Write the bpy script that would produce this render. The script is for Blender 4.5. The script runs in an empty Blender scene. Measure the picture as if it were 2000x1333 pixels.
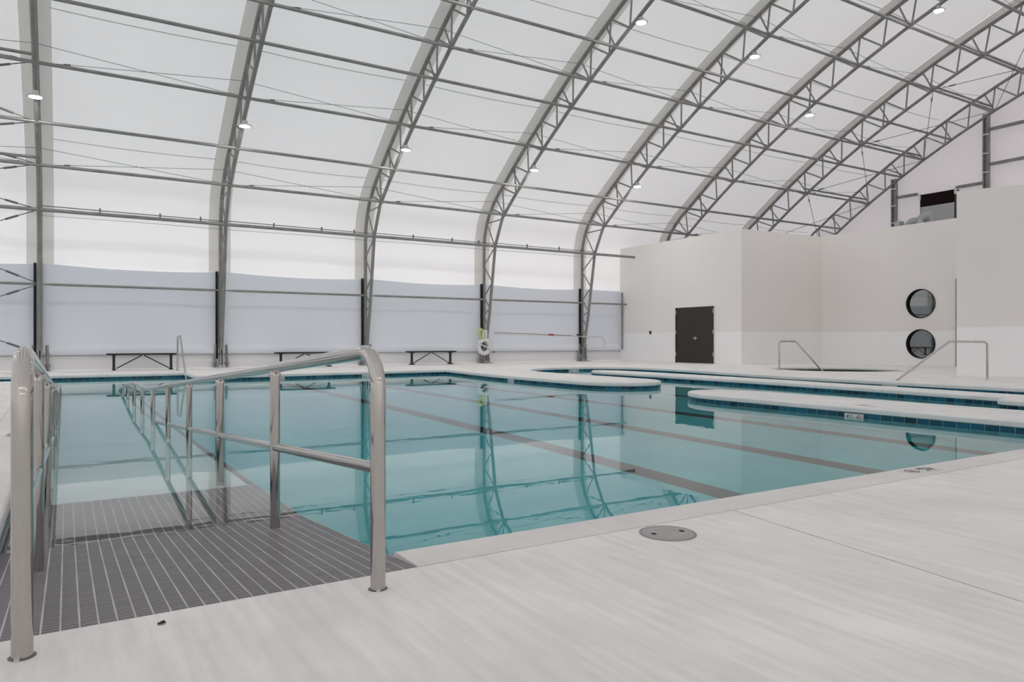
import bpy, bmesh, math, random
from mathutils import Vector, Matrix
from mathutils.geometry import tessellate_polygon
random.seed(7)
sc = bpy.context.scene
C = sc.collection
PI = math.pi

# ------------------------------------------------------------------ camera, world, exposure
F, H = 1408.0, 0.87
YAW = math.atan(870 / 1408.0)
cam = bpy.data.cameras.new('camera')
cam.sensor_width = 36.0
cam.lens = 36.0 * F / 2000.0
cam.clip_end = 300
co = bpy.data.objects.new('camera', cam); C.objects.link(co)
co.location = (0, 0, H)
co.rotation_euler = (PI / 2, 0, -YAW)
sc.camera = co

world = bpy.data.worlds.new('world'); sc.world = world
world.use_nodes = True
wn = world.node_tree.nodes; wl = world.node_tree.links
bg = wn['Background']
bg.inputs['Color'].default_value = (0.99, 0.975, 0.99, 1)      # flat overcast daylight outside the tent
bg.inputs['Strength'].default_value = 2.75

sc.view_settings.view_transform = 'Standard'
sc.view_settings.look = 'None'
sc.view_settings.gamma = 1.0
sc.view_settings.use_curve_mapping = False
sc.view_settings.exposure = 0.11
cy = sc.cycles
cy.use_denoising = True; cy.adaptive_threshold = 0.02
cy.max_bounces = 12; cy.diffuse_bounces = 5; cy.glossy_bounces = 4; cy.transmission_bounces = 8
cy.sample_clamp_indirect = 6.0

# ------------------------------------------------------------------ materials
def srgb(r, g, b):
    f = lambda v: (v / 255 / 12.92) if v / 255 <= .04045 else ((v / 255 + .055) / 1.055) ** 2.4
    return (f(r), f(g), f(b), 1)

def mat(name, col, rough=.6, metal=0.0, noise=None, bump=None, spec=.5, island=0.0, objrand=0.0):
    """noise = (scale vector, amount, detail); bump = (scale, strength, distance)"""
    m = bpy.data.materials.new(name); m.use_nodes = True
    nt = m.node_tree; n = nt.nodes; l = nt.links
    b = n['Principled BSDF']
    b.inputs['Roughness'].default_value = rough
    b.inputs['Metallic'].default_value = metal
    b.inputs['Specular IOR Level'].default_value = spec
    src = None
    tc = n.new('ShaderNodeTexCoord')
    if noise:
        mp = n.new('ShaderNodeMapping'); mp.inputs['Scale'].default_value = noise[0]
        if len(noise) > 3: mp.inputs['Rotation'].default_value = noise[3]
        nz = n.new('ShaderNodeTexNoise'); nz.inputs['Scale'].default_value = 1.0
        nz.inputs['Detail'].default_value = noise[2]
        l.new(tc.outputs['Object'], mp.inputs[0]); l.new(mp.outputs[0], nz.inputs[0])
        mr = n.new('ShaderNodeMapRange'); mr.inputs[1].default_value = .3; mr.inputs[2].default_value = .7
        mr.inputs[3].default_value = 1 - noise[1]; mr.inputs[4].default_value = 1 + noise[1]
        l.new(nz.outputs[0], mr.inputs[0]); src = mr.outputs[0]
    if island or objrand:
        if island:
            g = n.new('ShaderNodeNewGeometry'); r = g.outputs['Random Per Island']; a = island
        else:
            g = n.new('ShaderNodeObjectInfo'); r = g.outputs['Random']; a = objrand
        mr = n.new('ShaderNodeMapRange'); mr.inputs[3].default_value = 1 - a; mr.inputs[4].default_value = 1 + a
        l.new(r, mr.inputs[0])
        if src:
            mm = n.new('ShaderNodeMath'); mm.operation = 'MULTIPLY'; l.new(src, mm.inputs[0]); l.new(mr.outputs[0], mm.inputs[1]); src = mm.outputs[0]
        else: src = mr.outputs[0]
    if src:
        vm = n.new('ShaderNodeVectorMath'); vm.operation = 'SCALE'; vm.inputs[0].default_value = col[:3]
        l.new(src, vm.inputs['Scale']); l.new(vm.outputs[0], b.inputs['Base Color'])
    else:
        b.inputs['Base Color'].default_value = col
    if bump:
        nz2 = n.new('ShaderNodeTexNoise'); nz2.inputs['Scale'].default_value = bump[0]; nz2.inputs['Detail'].default_value = 4
        l.new(tc.outputs['Object'], nz2.inputs[0])
        bp = n.new('ShaderNodeBump'); bp.inputs['Strength'].default_value = bump[1]; bp.inputs['Distance'].default_value = bump[2]
        l.new(nz2.outputs[0], bp.inputs['Height']); l.new(bp.outputs[0], b.inputs['Normal'])
    return m

def fabric(name, diff, trans, noise=.012):
    """translucent tent membrane: part of the outside light comes through"""
    m = bpy.data.materials.new(name); m.use_nodes = True
    nt = m.node_tree; n = nt.nodes; l = nt.links
    n.remove(n['Principled BSDF']); out = n['Material Output']
    d = n.new('ShaderNodeBsdfDiffuse'); t = n.new('ShaderNodeBsdfTranslucent'); a = n.new('ShaderNodeAddShader')
    d.inputs[0].default_value = diff
    tc = n.new('ShaderNodeTexCoord'); mp = n.new('ShaderNodeMapping'); mp.inputs['Scale'].default_value = (.18, .9, .9)
    nz = n.new('ShaderNodeTexNoise'); nz.inputs['Scale'].default_value = 1.0; nz.inputs['Detail'].default_value = 3
    mr = n.new('ShaderNodeMapRange'); mr.inputs[1].default_value = .3; mr.inputs[2].default_value = .7
    mr.inputs[3].default_value = 1 - noise; mr.inputs[4].default_value = 1 + noise
    vm = n.new('ShaderNodeVectorMath'); vm.operation = 'SCALE'; vm.inputs[0].default_value = trans[:3]
    l.new(tc.outputs['Object'], mp.inputs[0]); l.new(mp.outputs[0], nz.inputs[0]); l.new(nz.outputs[0], mr.inputs[0])
    l.new(mr.outputs[0], vm.inputs['Scale']); l.new(vm.outputs[0], t.inputs[0])
    l.new(d.outputs[0], a.inputs[0]); l.new(t.outputs[0], a.inputs[1]); l.new(a.outputs[0], out.inputs[0])
    return m

def grey(v, w=0.0): return (v * (1 + w), v, v * (1 - w), 1)

M = {}
M['membrane'] = fabric('translucent_membrane', (.78, .775, .77, 1), (.108, .107, .109, 1))
M['keder'] = fabric('double_membrane', (.62, .61, .585, 1), (.058, .0565, .053, 1), .02)
M['liner'] = fabric('liner_fabric', (.71, .74, .785, 1), (.064, .072, .084, 1))
M['gable'] = fabric('gable_fabric', (.70, .67, .68, 1), (.082, .077, .080, 1))
M['seam'] = fabric('seam_fabric', (.70, .69, .67, 1), (.05, .05, .048, 1), .0)
M['kick'] = mat('white_kick_panel', (.80, .80, .81, 1), .7)
M['steel'] = mat('galvanised_steel', (.27, .265, .255, 1), .45, .35, ((3, 3, 3), .18, 4))
M['steel_dark'] = mat('galvanised_steel_web', (.29, .285, .27, 1), .5, .3, ((3, 3, 3), .15, 3))
M['cable'] = mat('steel_cable', (.16, .165, .17, 1), .5, .5)
M['black'] = mat('black_painted_steel', (.012, .012, .014, 1), .45)
M['blackgap'] = mat('black_rubber_gasket', (.006, .006, .007, 1), .8)
M['white_wall'] = mat('wall_paint_upper', (.86, .83, .805, 1), .75, noise=((.5, .5, .5), .02, 3))
M['white_wall_low'] = mat('wall_paint_lower', (.93, .93, .93, 1), .6, noise=((.5, .5, .5), .015, 3))
M['door'] = mat('dark_brown_door', (.028, .021, .017, 1), .45, noise=((1, 1, 20), .12, 3))
M['doorframe'] = mat('door_edge_trim', (.045, .036, .03, 1), .5)
M['chrome'] = mat('stainless_steel', (.50, .48, .455, 1), .10, 1.0, ((6, 6, .6), .05, 3))
M['satin'] = mat('satin_metal', (.7, .69, .67, 1), .35, 1.0)
M['plaster'] = mat('pool_plaster', (.78, .86, .86, 1), .8, noise=((2.5, 2.5, 2.5), .05, 5))
M['plaster_ramp'] = mat('ramp_plaster', (.80, .86, .85, 1), .8, noise=((2.5, 2.5, 2.5), .04, 5))
M['lane'] = mat('lane_line_tile', (.06, .045, .045, 1), .6, noise=((3, 3, 3), .1, 3))
M['tile_blue'] = mat('blue_glazed_tile', (.002, .075, .13, 1), .2, spec=.3, objrand=.55)
M['tile_blue_band'] = mat('blue_glazed_tile_band', (.002, .075, .13, 1), .2, spec=.3, island=.55)
M['grout'] = mat('waterline_grout', (.32, .40, .44, 1), .8)
M['ramp_tile'] = mat('grey_ramp_tile', (.092, .082, .092, 1), .42, noise=((3, 9, 3), .16, 4), objrand=.10)
M['ramp_tile_field'] = mat('grey_ramp_tile_field', (.092, .082, .092, 1), .42, noise=((3, 9, 3), .16, 4), island=.12)
M['ramp_grout'] = mat('pale_grout', (.55, .54, .54, 1), .85)
M['marker'] = mat('white_marker_tile', (.72, .73, .74, 1), .25)
M['ink'] = mat('black_ink', (.01, .01, .012, 1), .4)
M['redink'] = mat('red_ink', (.35, .03, .03, 1), .4)
M['plastic_white'] = mat('white_ring_foam', (.72, .72, .73, 1), .5)
M['rope_green'] = mat('yellow_green_rope', (.55, .66, .27, 1), .7)
M['red'] = mat('red_plastic', (.42, .02, .02, 1), .4)
M['lid'] = mat('grey_plastic_lid', (.38, .375, .365, 1), .55, noise=((20, 20, 20), .05, 3))
M['lid_ring'] = mat('lid_rim', (.30, .295, .29, 1), .6)
M['louver'] = mat('dark_brown_louver', (.03, .013, .011, 1), .5)
M['duct'] = mat('ribbed_foil_duct', (.50, .51, .51, 1), .4, .6)
M['board'] = mat('pale_board', (.48, .49, .49, 1), .6)
M['leaf'] = mat('dead_leaf', (.03, .02, .015, 1), .8)
M['spa_tile'] = mat('dark_spa_tile', (.01, .02, .02, 1), .4)
M['housing'] = mat('white_lamp_housing', (.6, .6, .6, 1), .4)
M['glass_mirror'] = mat('reflective_grey_glass', (.25, .26, .255, 1), .02, 1.0)

def concrete(name, col, amt=.10, rot=0.0):
    m = mat(name, col, .62, noise=((24.0, 2.0, 5.0), amt, 8, (0, 0, rot)), bump=(60, .12, .002), spec=.35)
    n = m.node_tree.nodes; l = m.node_tree.links
    # second, broader blotches multiplied in
    vm = [x for x in n if x.type == 'VECT_MATH'][0]
    tc = [x for x in n if x.type == 'TEX_COORD'][0]
    nz = n.new('ShaderNodeTexNoise'); nz.inputs['Scale'].default_value = 1.1; nz.inputs['Detail'].default_value = 7; nz.inputs['Roughness'].default_value = .65
    l.new(tc.outputs['Object'], nz.inputs[0])
    cr = n.new('ShaderNodeMapRange'); cr.inputs[1].default_value = .3; cr.inputs[2].default_value = .7
    cr.inputs[3].default_value = .90; cr.inputs[4].default_value = 1.07
    l.new(nz.outputs[0], cr.inputs[0])
    v2 = n.new('ShaderNodeVectorMath'); v2.operation = 'SCALE'
    l.new(vm.outputs[0], v2.inputs[0]); l.new(cr.outputs[0], v2.inputs['Scale'])
    l.new(v2.outputs[0], n['Principled BSDF'].inputs['Base Color'])
    return m
M['deck'] = concrete('broom_finished_concrete', (.84, .82, .80, 1), .07, math.radians(8))
M['coping'] = concrete('smooth_concrete_coping', (.75, .735, .715, 1), .03)
M['coping_far'] = concrete('pale_concrete_cap', (.82, .815, .80, 1), .03)
M['subfloor'] = mat('joint_shadow_concrete', (.05, .048, .045, 1), .9)

def water_mat():
    m = bpy.data.materials.new('pool_water'); m.use_nodes = True
    nt = m.node_tree; n = nt.nodes; l = nt.links
    b = n['Principled BSDF']
    b.inputs['Base Color'].default_value = (1, 1, 1, 1); b.inputs['Roughness'].default_value = 0.0
    b.inputs['IOR'].default_value = 1.33; b.inputs['Transmission Weight'].default_value = 1.0
    ab = n.new('ShaderNodeVolumeAbsorption'); ab.inputs['Color'].default_value = (.01, .87, .905, 1); ab.inputs['Density'].default_value = .70
    l.new(ab.outputs[0], n['Material Output'].inputs['Volume'])
    tc = n.new('ShaderNodeTexCoord')
    mp = n.new('ShaderNodeMapping'); mp.inputs['Scale'].default_value = (1.6, 3.4, 1)
    nz = n.new('ShaderNodeTexNoise'); nz.inputs['Scale'].default_value = 1.0; nz.inputs['Detail'].default_value = 3
    l.new(tc.outputs['Object'], mp.inputs[0]); l.new(mp.outputs[0], nz.inputs[0])
    bp = n.new('ShaderNodeBump'); bp.inputs['Strength'].default_value = .35; bp.inputs['Distance'].default_value = .0012
    l.new(nz.outputs[0], bp.inputs['Height']); l.new(bp.outputs[0], b.inputs['Normal'])
    return m
M['water'] = water_mat()
def emis(name, col, s):
    m = bpy.data.materials.new(name); m.use_nodes = True
    b = m.node_tree.nodes['Principled BSDF']; b.inputs['Base Color'].default_value = (.8, .8, .8, 1)
    b.inputs['Emission Color'].default_value = col; b.inputs['Emission Strength'].default_value = s
    return m
M['lamp'] = emis('lit_lamp_lens', (1, .975, .94, 1), 150.0)

# ------------------------------------------------------------------ helpers
def link(name, me, m, parent=None, loc=None):
    o = bpy.data.objects.new(name, me); C.objects.link(o)
    if m is not None and not me.materials: me.materials.append(m)
    if parent is not None: o.parent = parent
    if loc is not None: o.location = loc
    return o

def mesh(name, vs, fs, smooth=False):
    me = bpy.data.meshes.new(name); me.from_pydata([tuple(v) for v in vs], [], fs); me.update()
    if smooth:
        me.polygons.foreach_set('use_smooth', [True] * len(me.polygons))
    return me

def empty(name, loc=(0, 0, 0)):
    o = bpy.data.objects.new(name, None); o.location = loc; o.empty_display_size = .1; C.objects.link(o); return o

def thing(name, label, cat, loc=(0, 0, 0), group=None):
    return tag(empty(name, loc), label, cat, group)

def tag(o, label, cat, group=None):
    o['label'] = label; o['category'] = cat
    if group: o['group'] = group
    return o

def struct(name, me=None, m=None, loc=(0, 0, 0)):
    o = link(name, me, m, None, loc) if me is not None else empty(name, loc)
    o['kind'] = 'structure'; return o

class G:
    """geometry collector in world coordinates"""
    def __init__(s): s.v = []; s.f = []; s.sm = []
    def add(s, vs, fs, smooth=False):
        k = len(s.v); s.v += [tuple(v) for v in vs]; s.f += [tuple(i + k for i in f) for f in fs]; s.sm += [smooth] * len(fs)
        return s
    def box(s, x0, x1, y0, y1, z0, z1):
        vs = [(x, y, z) for z in (z0, z1) for y in (y0, y1) for x in (x0, x1)]
        return s.add(vs, [(0, 2, 3, 1), (4, 5, 7, 6), (0, 1, 5, 4), (2, 6, 7, 3), (0, 4, 6, 2), (1, 3, 7, 5)])
    def bbox(s, x0, x1, y0, y1, z0, z1, r=.004):
        """box with chamfered edges"""
        bm = bmesh.new(); bmesh.ops.create_cube(bm, size=1)
        for v in bm.verts: v.co = Vector(((x0 + x1) / 2 + v.co.x * (x1 - x0), (y0 + y1) / 2 + v.co.y * (y1 - y0), (z0 + z1) / 2 + v.co.z * (z1 - z0)))
        bmesh.ops.bevel(bm, geom=bm.edges[:], offset=r, segments=2, affect='EDGES', profile=.5)
        bm.verts.ensure_lookup_table(); bm.verts.index_update()
        s.add([v.co[:] for v in bm.verts], [tuple(v.index for v in f.verts) for f in bm.faces]); bm.free(); return s
    def tube(s, pts, r, n=10, cap=True, closed=False):
        pts = [Vector(p) for p in pts]; N = len(pts)
        tang = []
        for i in range(N):
            a = pts[(i - 1) % N] if (closed or i > 0) else pts[i]
            b = pts[(i + 1) % N] if (closed or i < N - 1) else pts[i]
            tang.append((b - a).normalized())
        t0 = tang[0]; ref = Vector((0, 0, 1)) if abs(t0.z) < .9 else Vector((1, 0, 0))
        nrm = (ref - t0 * ref.dot(t0)).normalized(); vs = []
        for i in range(N):
            t = tang[i]
            nrm = (nrm - t * nrm.dot(t)).normalized(); bn = t.cross(nrm)
            sc_ = 1.0
            if 0 < i < N - 1:
                ca = tang[i].dot((pts[i + 1] - pts[i]).normalized()); sc_ = 1 / max(.5, ca)
            rr = r if not isinstance(r, (list, tuple)) else r[i]
            for k in range(n):
                a = 2 * PI * k / n
                vs.append(pts[i] + nrm * math.cos(a) * rr + bn * math.sin(a) * rr)
        fs = []
        for i in range(N if closed else N - 1):
            for k in range(n):
                a = i * n + k; b = i * n + (k + 1) % n; c_ = ((i + 1) % N) * n
                fs.append((a, b, c_ + (k + 1) % n, c_ + k))
        s.add(vs, fs, True)
        if cap and not closed:
            s.add(vs[:n], [tuple(range(n))[::-1]]); s.add(vs[-n:], [tuple(range(n))])
        return s
    def cyl(s, c, r, h, n=24, axis='Z', r2=None):
        c = Vector(c); r2 = r if r2 is None else r2
        ax = {'X': Vector((1, 0, 0)), 'Y': Vector((0, 1, 0)), 'Z': Vector((0, 0, 1))}[axis]
        u = Vector((0, 1, 0)) if axis == 'X' else Vector((1, 0, 0)); w = ax.cross(u)
        vs = []
        for t, rr in ((0, r), (h, r2)):
            for k in range(n):
                a = 2 * PI * k / n; vs.append(c + ax * t + u * math.cos(a) * rr + w * math.sin(a) * rr)
        s.add(vs, [(k, (k + 1) % n, n + (k + 1) % n, n + k) for k in range(n)], True)
        s.add(vs[:n], [tuple(range(n))[::-1]]); s.add(vs[n:], [tuple(range(n))]); return s
    def prism(s, poly, z0, z1, holes=()):
        """flat polygon (with holes) extruded between z0 and z1"""
        loops = [[Vector((x, y, 0)) for x, y in poly]] + [[Vector((x, y, 0)) for x, y in h] for h in holes]
        tr = tessellate_polygon(loops); flat = [v for lp in loops for v in lp]
        def up(t):
            a, b, c_ = (flat[i] for i in t); return (b - a).cross(c_ - a).z > 0
        tr = [t if up(t) else t[::-1] for t in tr]
        s.add([(v.x, v.y, z1) for v in flat], tr)
        s.add([(v.x, v.y, z0) for v in flat], [t[::-1] for t in tr])
        for lp in loops:
            n = len(lp); area = sum(lp[i].x * lp[(i + 1) % n].y - lp[(i + 1) % n].x * lp[i].y for i in range(n))
            outer = lp is loops[0]; ccw = area > 0; fl = (ccw == outer)
            vs = [(v.x, v.y, z0) for v in lp] + [(v.x, v.y, z1) for v in lp]
            s.add(vs, [(i, (i + 1) % n, n + (i + 1) % n, n + i) if fl else (n + i, n + (i + 1) % n, (i + 1) % n, i) for i in range(n)])
        return s
    def lathe(s, c, prof, n=32):
        vs = []; 
        for r, z in prof:
            for k in range(n):
                a = 2 * PI * k / n; vs.append((c[0] + r * math.cos(a), c[1] + r * math.sin(a), c[2] + z))
        fs = [(i * n + k, i * n + (k + 1) % n, (i + 1) * n + (k + 1) % n, (i + 1) * n + k) for i in range(len(prof) - 1) for k in range(n)]
        return s.add(vs, fs, True)
    def build(s, name, m, parent=None, off=None):
        """off: world position of the parent (so the mesh stays where it was collected)"""
        if off is None:
            off = Vector((0, 0, 0))
            p = parent
            while p is not None: off = off + p.location; p = p.parent
        off = Vector(off)
        me = bpy.data.meshes.new(name); me.from_pydata([tuple(Vector(v) - off) for v in s.v], [], s.f); me.update()
        me.polygons.foreach_set('use_smooth', s.sm)
        return link(name, me, m, parent)

def text_mesh(body, size, depth=.0008):
    cu = bpy.data.curves.new('text', 'FONT'); cu.body = body; cu.size = size; cu.extrude = depth
    cu.align_x = 'CENTER'; cu.align_y = 'CENTER'; cu.resolution_u = 3
    o = bpy.data.objects.new('text_tmp', cu); C.objects.link(o)
    dg = bpy.context.evaluated_depsgraph_get()
    me = bpy.data.meshes.new_from_object(o.evaluated_get(dg)); bpy.data.objects.remove(o); 
    me.materials.clear()
    return me

def fillet(pts, rads, seg=10):
    """polyline with rounded corners; rads[i] for the inner points"""
    pts = [Vector(p) for p in pts]; out = [pts[0]]
    for i in range(1, len(pts) - 1):
        p, a, b = pts[i], pts[i - 1], pts[i + 1]; r = rads[i - 1]
        u = (a - p).normalized(); v = (b - p).normalized(); ang = u.angle(v)
        if r <= 0 or abs(ang - PI) < 1e-3: out.append(p); continue
        d = min(r / math.tan(ang / 2), (a - p).length * .49, (b - p).length * .49); r = d * math.tan(ang / 2)
        cen = p + (u + v).normalized() * (r / math.sin(ang / 2))
        s0 = p + u * d - cen; s1 = p + v * d - cen; th = s0.angle(s1)
        for k in range(seg + 1):
            t = k / seg
            out.append(cen + (s0 * math.sin((1 - t) * th) + s1 * math.sin(t * th)) / math.sin(th))
    out.append(pts[-1]); return out

def proj_size(p, s=.15):
    X, Y, Z = p; d = math.sin(YAW) * X + math.cos(YAW) * Y; r = math.cos(YAW) * X - math.sin(YAW) * Y
    if d < .3: return 0, 0, 0
    return 1000 + F * r / d, 666 - F * (Z - H) / d, F * s / d

# ------------------------------------------------------------------ hall shell
BAY = [-.65 - 4.85 * 3, -.65 - 4.85 * 2, -.65 - 4.85, -.65, 4.25, 9.15, 14.05, 18.9, 23.65, 28.4, 33.15]   # truss positions
X0, X1 = BAY[0] - .35, 33.55
CZ = -24.0
def circ(R, y): return CZ + math.sqrt(R * R - y * y)
def mem_profile(inset=0.0):
    L = [(25.02, 0.0), (25.02, .6), (25.02, 2.0), (25.02, 3.3), (25.02, 4.45), (24.97, 4.95), (24.84, 5.42), (24.58, 5.88), (24.2, 6.29), (23.8, 6.63)]
    ys = [23.3, 22.4, 21.3, 20.1, 18.8, 17.4, 15.9, 14.3, 12.5, 10.6, 8.5, 6.2, 3.8, 1.3]
    L += [(y, circ(38.74, y)) for y in ys]
    L = L + [(-y, z) for y, z in L[::-1]]
    return L
PROF = mem_profile()
def membrane_panel(xa, xb, j0, j1, sag):
    P = PROF[j0:j1]; nx = 8; vs = []; fs = []
    for i in range(nx + 1):
        t = i / nx; x = xa + (xb - xa) * t
        s_ = sag * 4 * t * (1 - t)
        for (y, z) in P:
            l_ = math.hypot(y, z - CZ) if z > 5 else 0
            if l_: vs.append((x, y - s_ * y / l_, z - s_ * (z - CZ) / l_))
            else: vs.append((x, y - math.copysign(s_ * min(1, z / 4.5) , y), z))
    m = len(P)
    for i in range(nx):
        for j in range(m - 1):
            a = i * m + j; fs.append((a, a + m, a + m + 1, a + 1))
    return vs, fs
ceiling = struct('ceiling')
for i in range(len(BAY) - 1):
    vs, fs = membrane_panel(BAY[i] + .33, BAY[i + 1] - (.33 if i < len(BAY) - 2 else 0), 0, len(PROF), .07)
    link('fabric_panel', mesh('fabric_panel', vs, fs, True), M['membrane'], ceiling)
link('fabric_panel', mesh('fabric_panel', *membrane_panel(X0, BAY[0] - .33, 0, len(PROF), 0), True), M['membrane'], ceiling)
link('fabric_panel', mesh('fabric_panel', *membrane_panel(BAY[-1], X1, 0, len(PROF), 0), True), M['membrane'], ceiling)
for x in BAY[:-1]:                     # doubled fabric strip over each truss
    P = [(y - math.copysign(.004, y), z - (.004 if z > 5 else 0)) for y, z in PROF]
    vs = [(xx, y, z) for xx in (x - .335, x + .335) for y, z in P]; m = len(P)
    link('keder_strip', mesh('keder_strip', vs, [(j, j + m, j + m + 1, j + 1) for j in range(m - 1)], True), M['keder'], ceiling)
for sy in (23.9, 20.5, 17.25, 14.1, 10.9, 7.5):       # welded seams running along the hall
    for i in range(3, len(BAY) - 1):
        g = G(); pts = []
        zb = circ(38.74, sy) if sy < 23.5 else 6.54
        for k in range(9):
            t = k / 8; x = BAY[i] + .3 + (BAY[i + 1] - BAY[i] - .6) * t; s_ = .28 * t * (1 - t) + .02
            l_ = math.hypot(sy, zb - CZ); pts.append((x, sy - s_ * sy / l_, zb - s_ * (zb - CZ) / l_))
        g.tube(pts, .013, 5, cap=False).build('welded_seam', M['seam'], ceiling)

# far long wall : kick panel, liner sheets, pocket fold
wall_far = struct('wall_far', G().box(X0, 21.3, 24.93, 25.0, 0, .45).build('tmp', None).data, M['kick'])
bpy.data.objects.remove([o for o in bpy.data.objects if o.name == 'tmp'][0])
for i in range(len(BAY) - 3):
    xa, xb = BAY[i], BAY[i + 1]
    if xb > 21: xb = 21.2
    if xa > 21: break
    nx = 12; vs = []; fs = []
    zs = [.45, .47, .52, .60, .68, .73, .76, 1.2, 1.9, 1.97, 2.05, 2.5, None]
    dy = [.02, .055, .075, .08, .06, .02, .005, 0, 0, .012, 0, 0, .0]
    for k in range(nx + 1):
        t = k / nx; x = xa + (xb - xa) * t; top = 3.13 - .35 * t * (1 - t) * (1 if xb - xa > 4 else .3) - .03 * t
        for z, d in zip(zs, dy):
            zz = top if z is None else z
            vs.append((x, 24.90 - d - .05 * 4 * t * (1 - t) * (zz / 3), zz))
    m = len(zs)
    for k in range(nx):
        for j in range(m - 1):
            a = k * m + j; fs.append((a, a + m, a + m + 1, a + 1))
    link('liner_sheet', mesh('liner_sheet', vs, fs, True), M['liner'], wall_far)
    if xa > -6:
        G().box(xa - .155, xa - .09, 24.80, 24.86, .3, 3.12).build('black_edge_strip', M['blackgap'], wall_far)
G().box(X0, 21.2, 24.885, 24.93, .435, .455).build('panel_joint', M['steel_dark'], wall_far)
G().box(21.02, 21.06, 24.70, 24.76, .5, 3.02).build('edge_batten', M['steel_dark'], wall_far)

def gable(name, x, m):
    P = PROF; vs = [(x, y, z) for y, z in P]; n = len(P)
    vs += [(x, y, 0) for y, z in P]
    return struct(name, mesh(name, vs, [(j, j + 1, n + j + 1, n + j) for j in range(n - 1)]), m)
wall_right = gable('wall_right', 33.5, M['gable'])
wall_left = gable('wall_left', X0, M['membrane'])

# ------------------------------------------------------------------ the white block building inside the hall
def wall_slab(name, pa, pb, z1, thick=.2, holes=None):
    """vertical wall from pa to pb, outer face on the line; split into low and high paint zones"""
    pa = Vector((pa[0], pa[1], 0)); pb = Vector((pb[0], pb[1], 0)); d = (pb - pa).normalized(); nrm = Vector((-d.y, d.x, 0))
    L = (pb - pa).length; w = struct(name, None, None, pa[:])
    for zz0, zz1, mm, nm in ((0, 1.22, 'white_wall_low', 'lower_wall_paint'), (1.22, z1, 'white_wall', 'upper_wall_paint')):
        hs = []
        for (u, z, r) in (holes or []):
            pts = [(u + r * math.cos(2 * PI * k / 64), z + r * math.sin(2 * PI * k / 64)) for k in range(64)]
            if z - r >= zz0 and z + r <= zz1: hs.append(pts[::-1])
        if holes and zz0 == 0:
            g = G(); g.prism([(0, 0), (L, 0), (L, 1.235), (0, 1.235)] if False else [(0, 0), (L, 0), (L, zz1), (0, zz1)], -thick, 0, [])
        g = G()
        g.prism([(0, zz0), (L, zz0), (L, zz1), (0, zz1)], -thick, 0, hs)
        # local (u, z, depth) -> world
        g.v = [tuple(pa + d * u + Vector((0, 0, v)) - nrm * dep * -1 * -1) for u, v, dep in g.v]
        o = g.build(nm, M[mm], w)
    return w
BH = 5.0
# faces walk so that the interior of the building lies on the left-hand side (+n)
w1 = wall_slab('wall_door_side', (21.1, 24.95), (21.1, 18.1), BH)
w2 = wall_slab('wall_return_side', (21.1, 18.1), (25.4, 17.85), BH)
WZ = [(2.17, .50), (.74, .50)]
w3 = wall_slab('wall_window_side', (25.4, 17.85), (25.4, 11.0), BH)
w4 = wall_slab('wall_block_side', (19.15, 9.60), (19.85, 7.9), 4.66)
w5 = wall_slab('wall_block_return', (25.4, 11.6), (19.30, 9.648), 4.66)
w6 = wall_slab('wall_block_near', (19.85, 7.9), (24.0, -4.0), 4.66)
roof = struct('trim_1'); 
G().prism([(21.35, 24.7), (21.35, 18.35), (25.65, 18.1), (25.65, 11.3), (33.3, 11.3), (33.3, 24.7)], BH - .32, BH - .22).build('flat_roof', M['board'], roof)
G().prism([(19.5, 9.45), (20.1, 7.95), (24.3, -4.0), (33.3, -4.0), (33.3, 11.2), (25.4, 11.3)], 4.3, 4.4).build('flat_roof', M['board'], roof)
G().box(25.30, 25.36, 12.66, 12.72, 0, 2.95).build('tmp', M['steel_dark']).name = 'trim_2'
bpy.data.objects['trim_2']['kind'] = 'structure'

# double door in the left face
d1 = struct('door_1', None, None, (21.1, 20.2, 0))
yl, yr = 21.42, 19.38; ym = (yl + yr) / 2
for ya, yb in ((yr + .035, ym - .004), (ym + .004, yl - .035)):
    G().bbox(21.045, 21.09, ya, yb, .01, 2.17, .003).build('door_leaf', M['door'], d1)
G().box(21.03, 21.10, yl - .035, yl, 0, 2.21).box(21.03, 21.10, yr, yr + .035, 0, 2.21).box(21.03, 21.10, yr, yl, 2.175, 2.21).build('door_frame', M['doorframe'], d1)
G().box(21.035, 21.10, yl, yl + .018, 0, 2.23).box(21.035, 21.10, yr - .012, yr, 0, 2.23).box(21.035, 21.10, yr, yl, 2.21, 2.23).build('pale_casing', M['kick'], d1)
for yy in (yr + .03, yl - .03):
    for z in (.28, 1.15, 1.95):
        h = G().cyl((21.03, yy, z), .014, .15, 10).build('hinge', M['satin'], d1)
g = G().bbox(21.025, 21.045, ym - .10, ym - .04, .93, 1.03, .004).tube([(21.0, ym - .07, .99), (21.0, ym - .2, .99)], .011, 8).tube([(21.04, ym - .07, .99), (21.0, ym - .07, .99)], .011, 8)
g.build('lever_handle', M['satin'], d1)
G().bbox(21.025, 21.045, ym + .01, ym + .04, .95, 1.03, .004).build('strike_plate', M['satin'], d1)

# card reader beside the door
r_ = thing('card_reader', 'small black card reader box on the white wall left of the brown double door', 'reader', (21.09, 22.95, 1.17))
G().bbox(21.05, 21.1, 22.90, 22.99, 1.19, 1.30, .006).build('reader_case', M['black'], r_)
G().bbox(21.03, 21.1, 22.91, 22.95, 1.14, 1.19, .004).build('reader_latch', M['cable'], r_)

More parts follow.
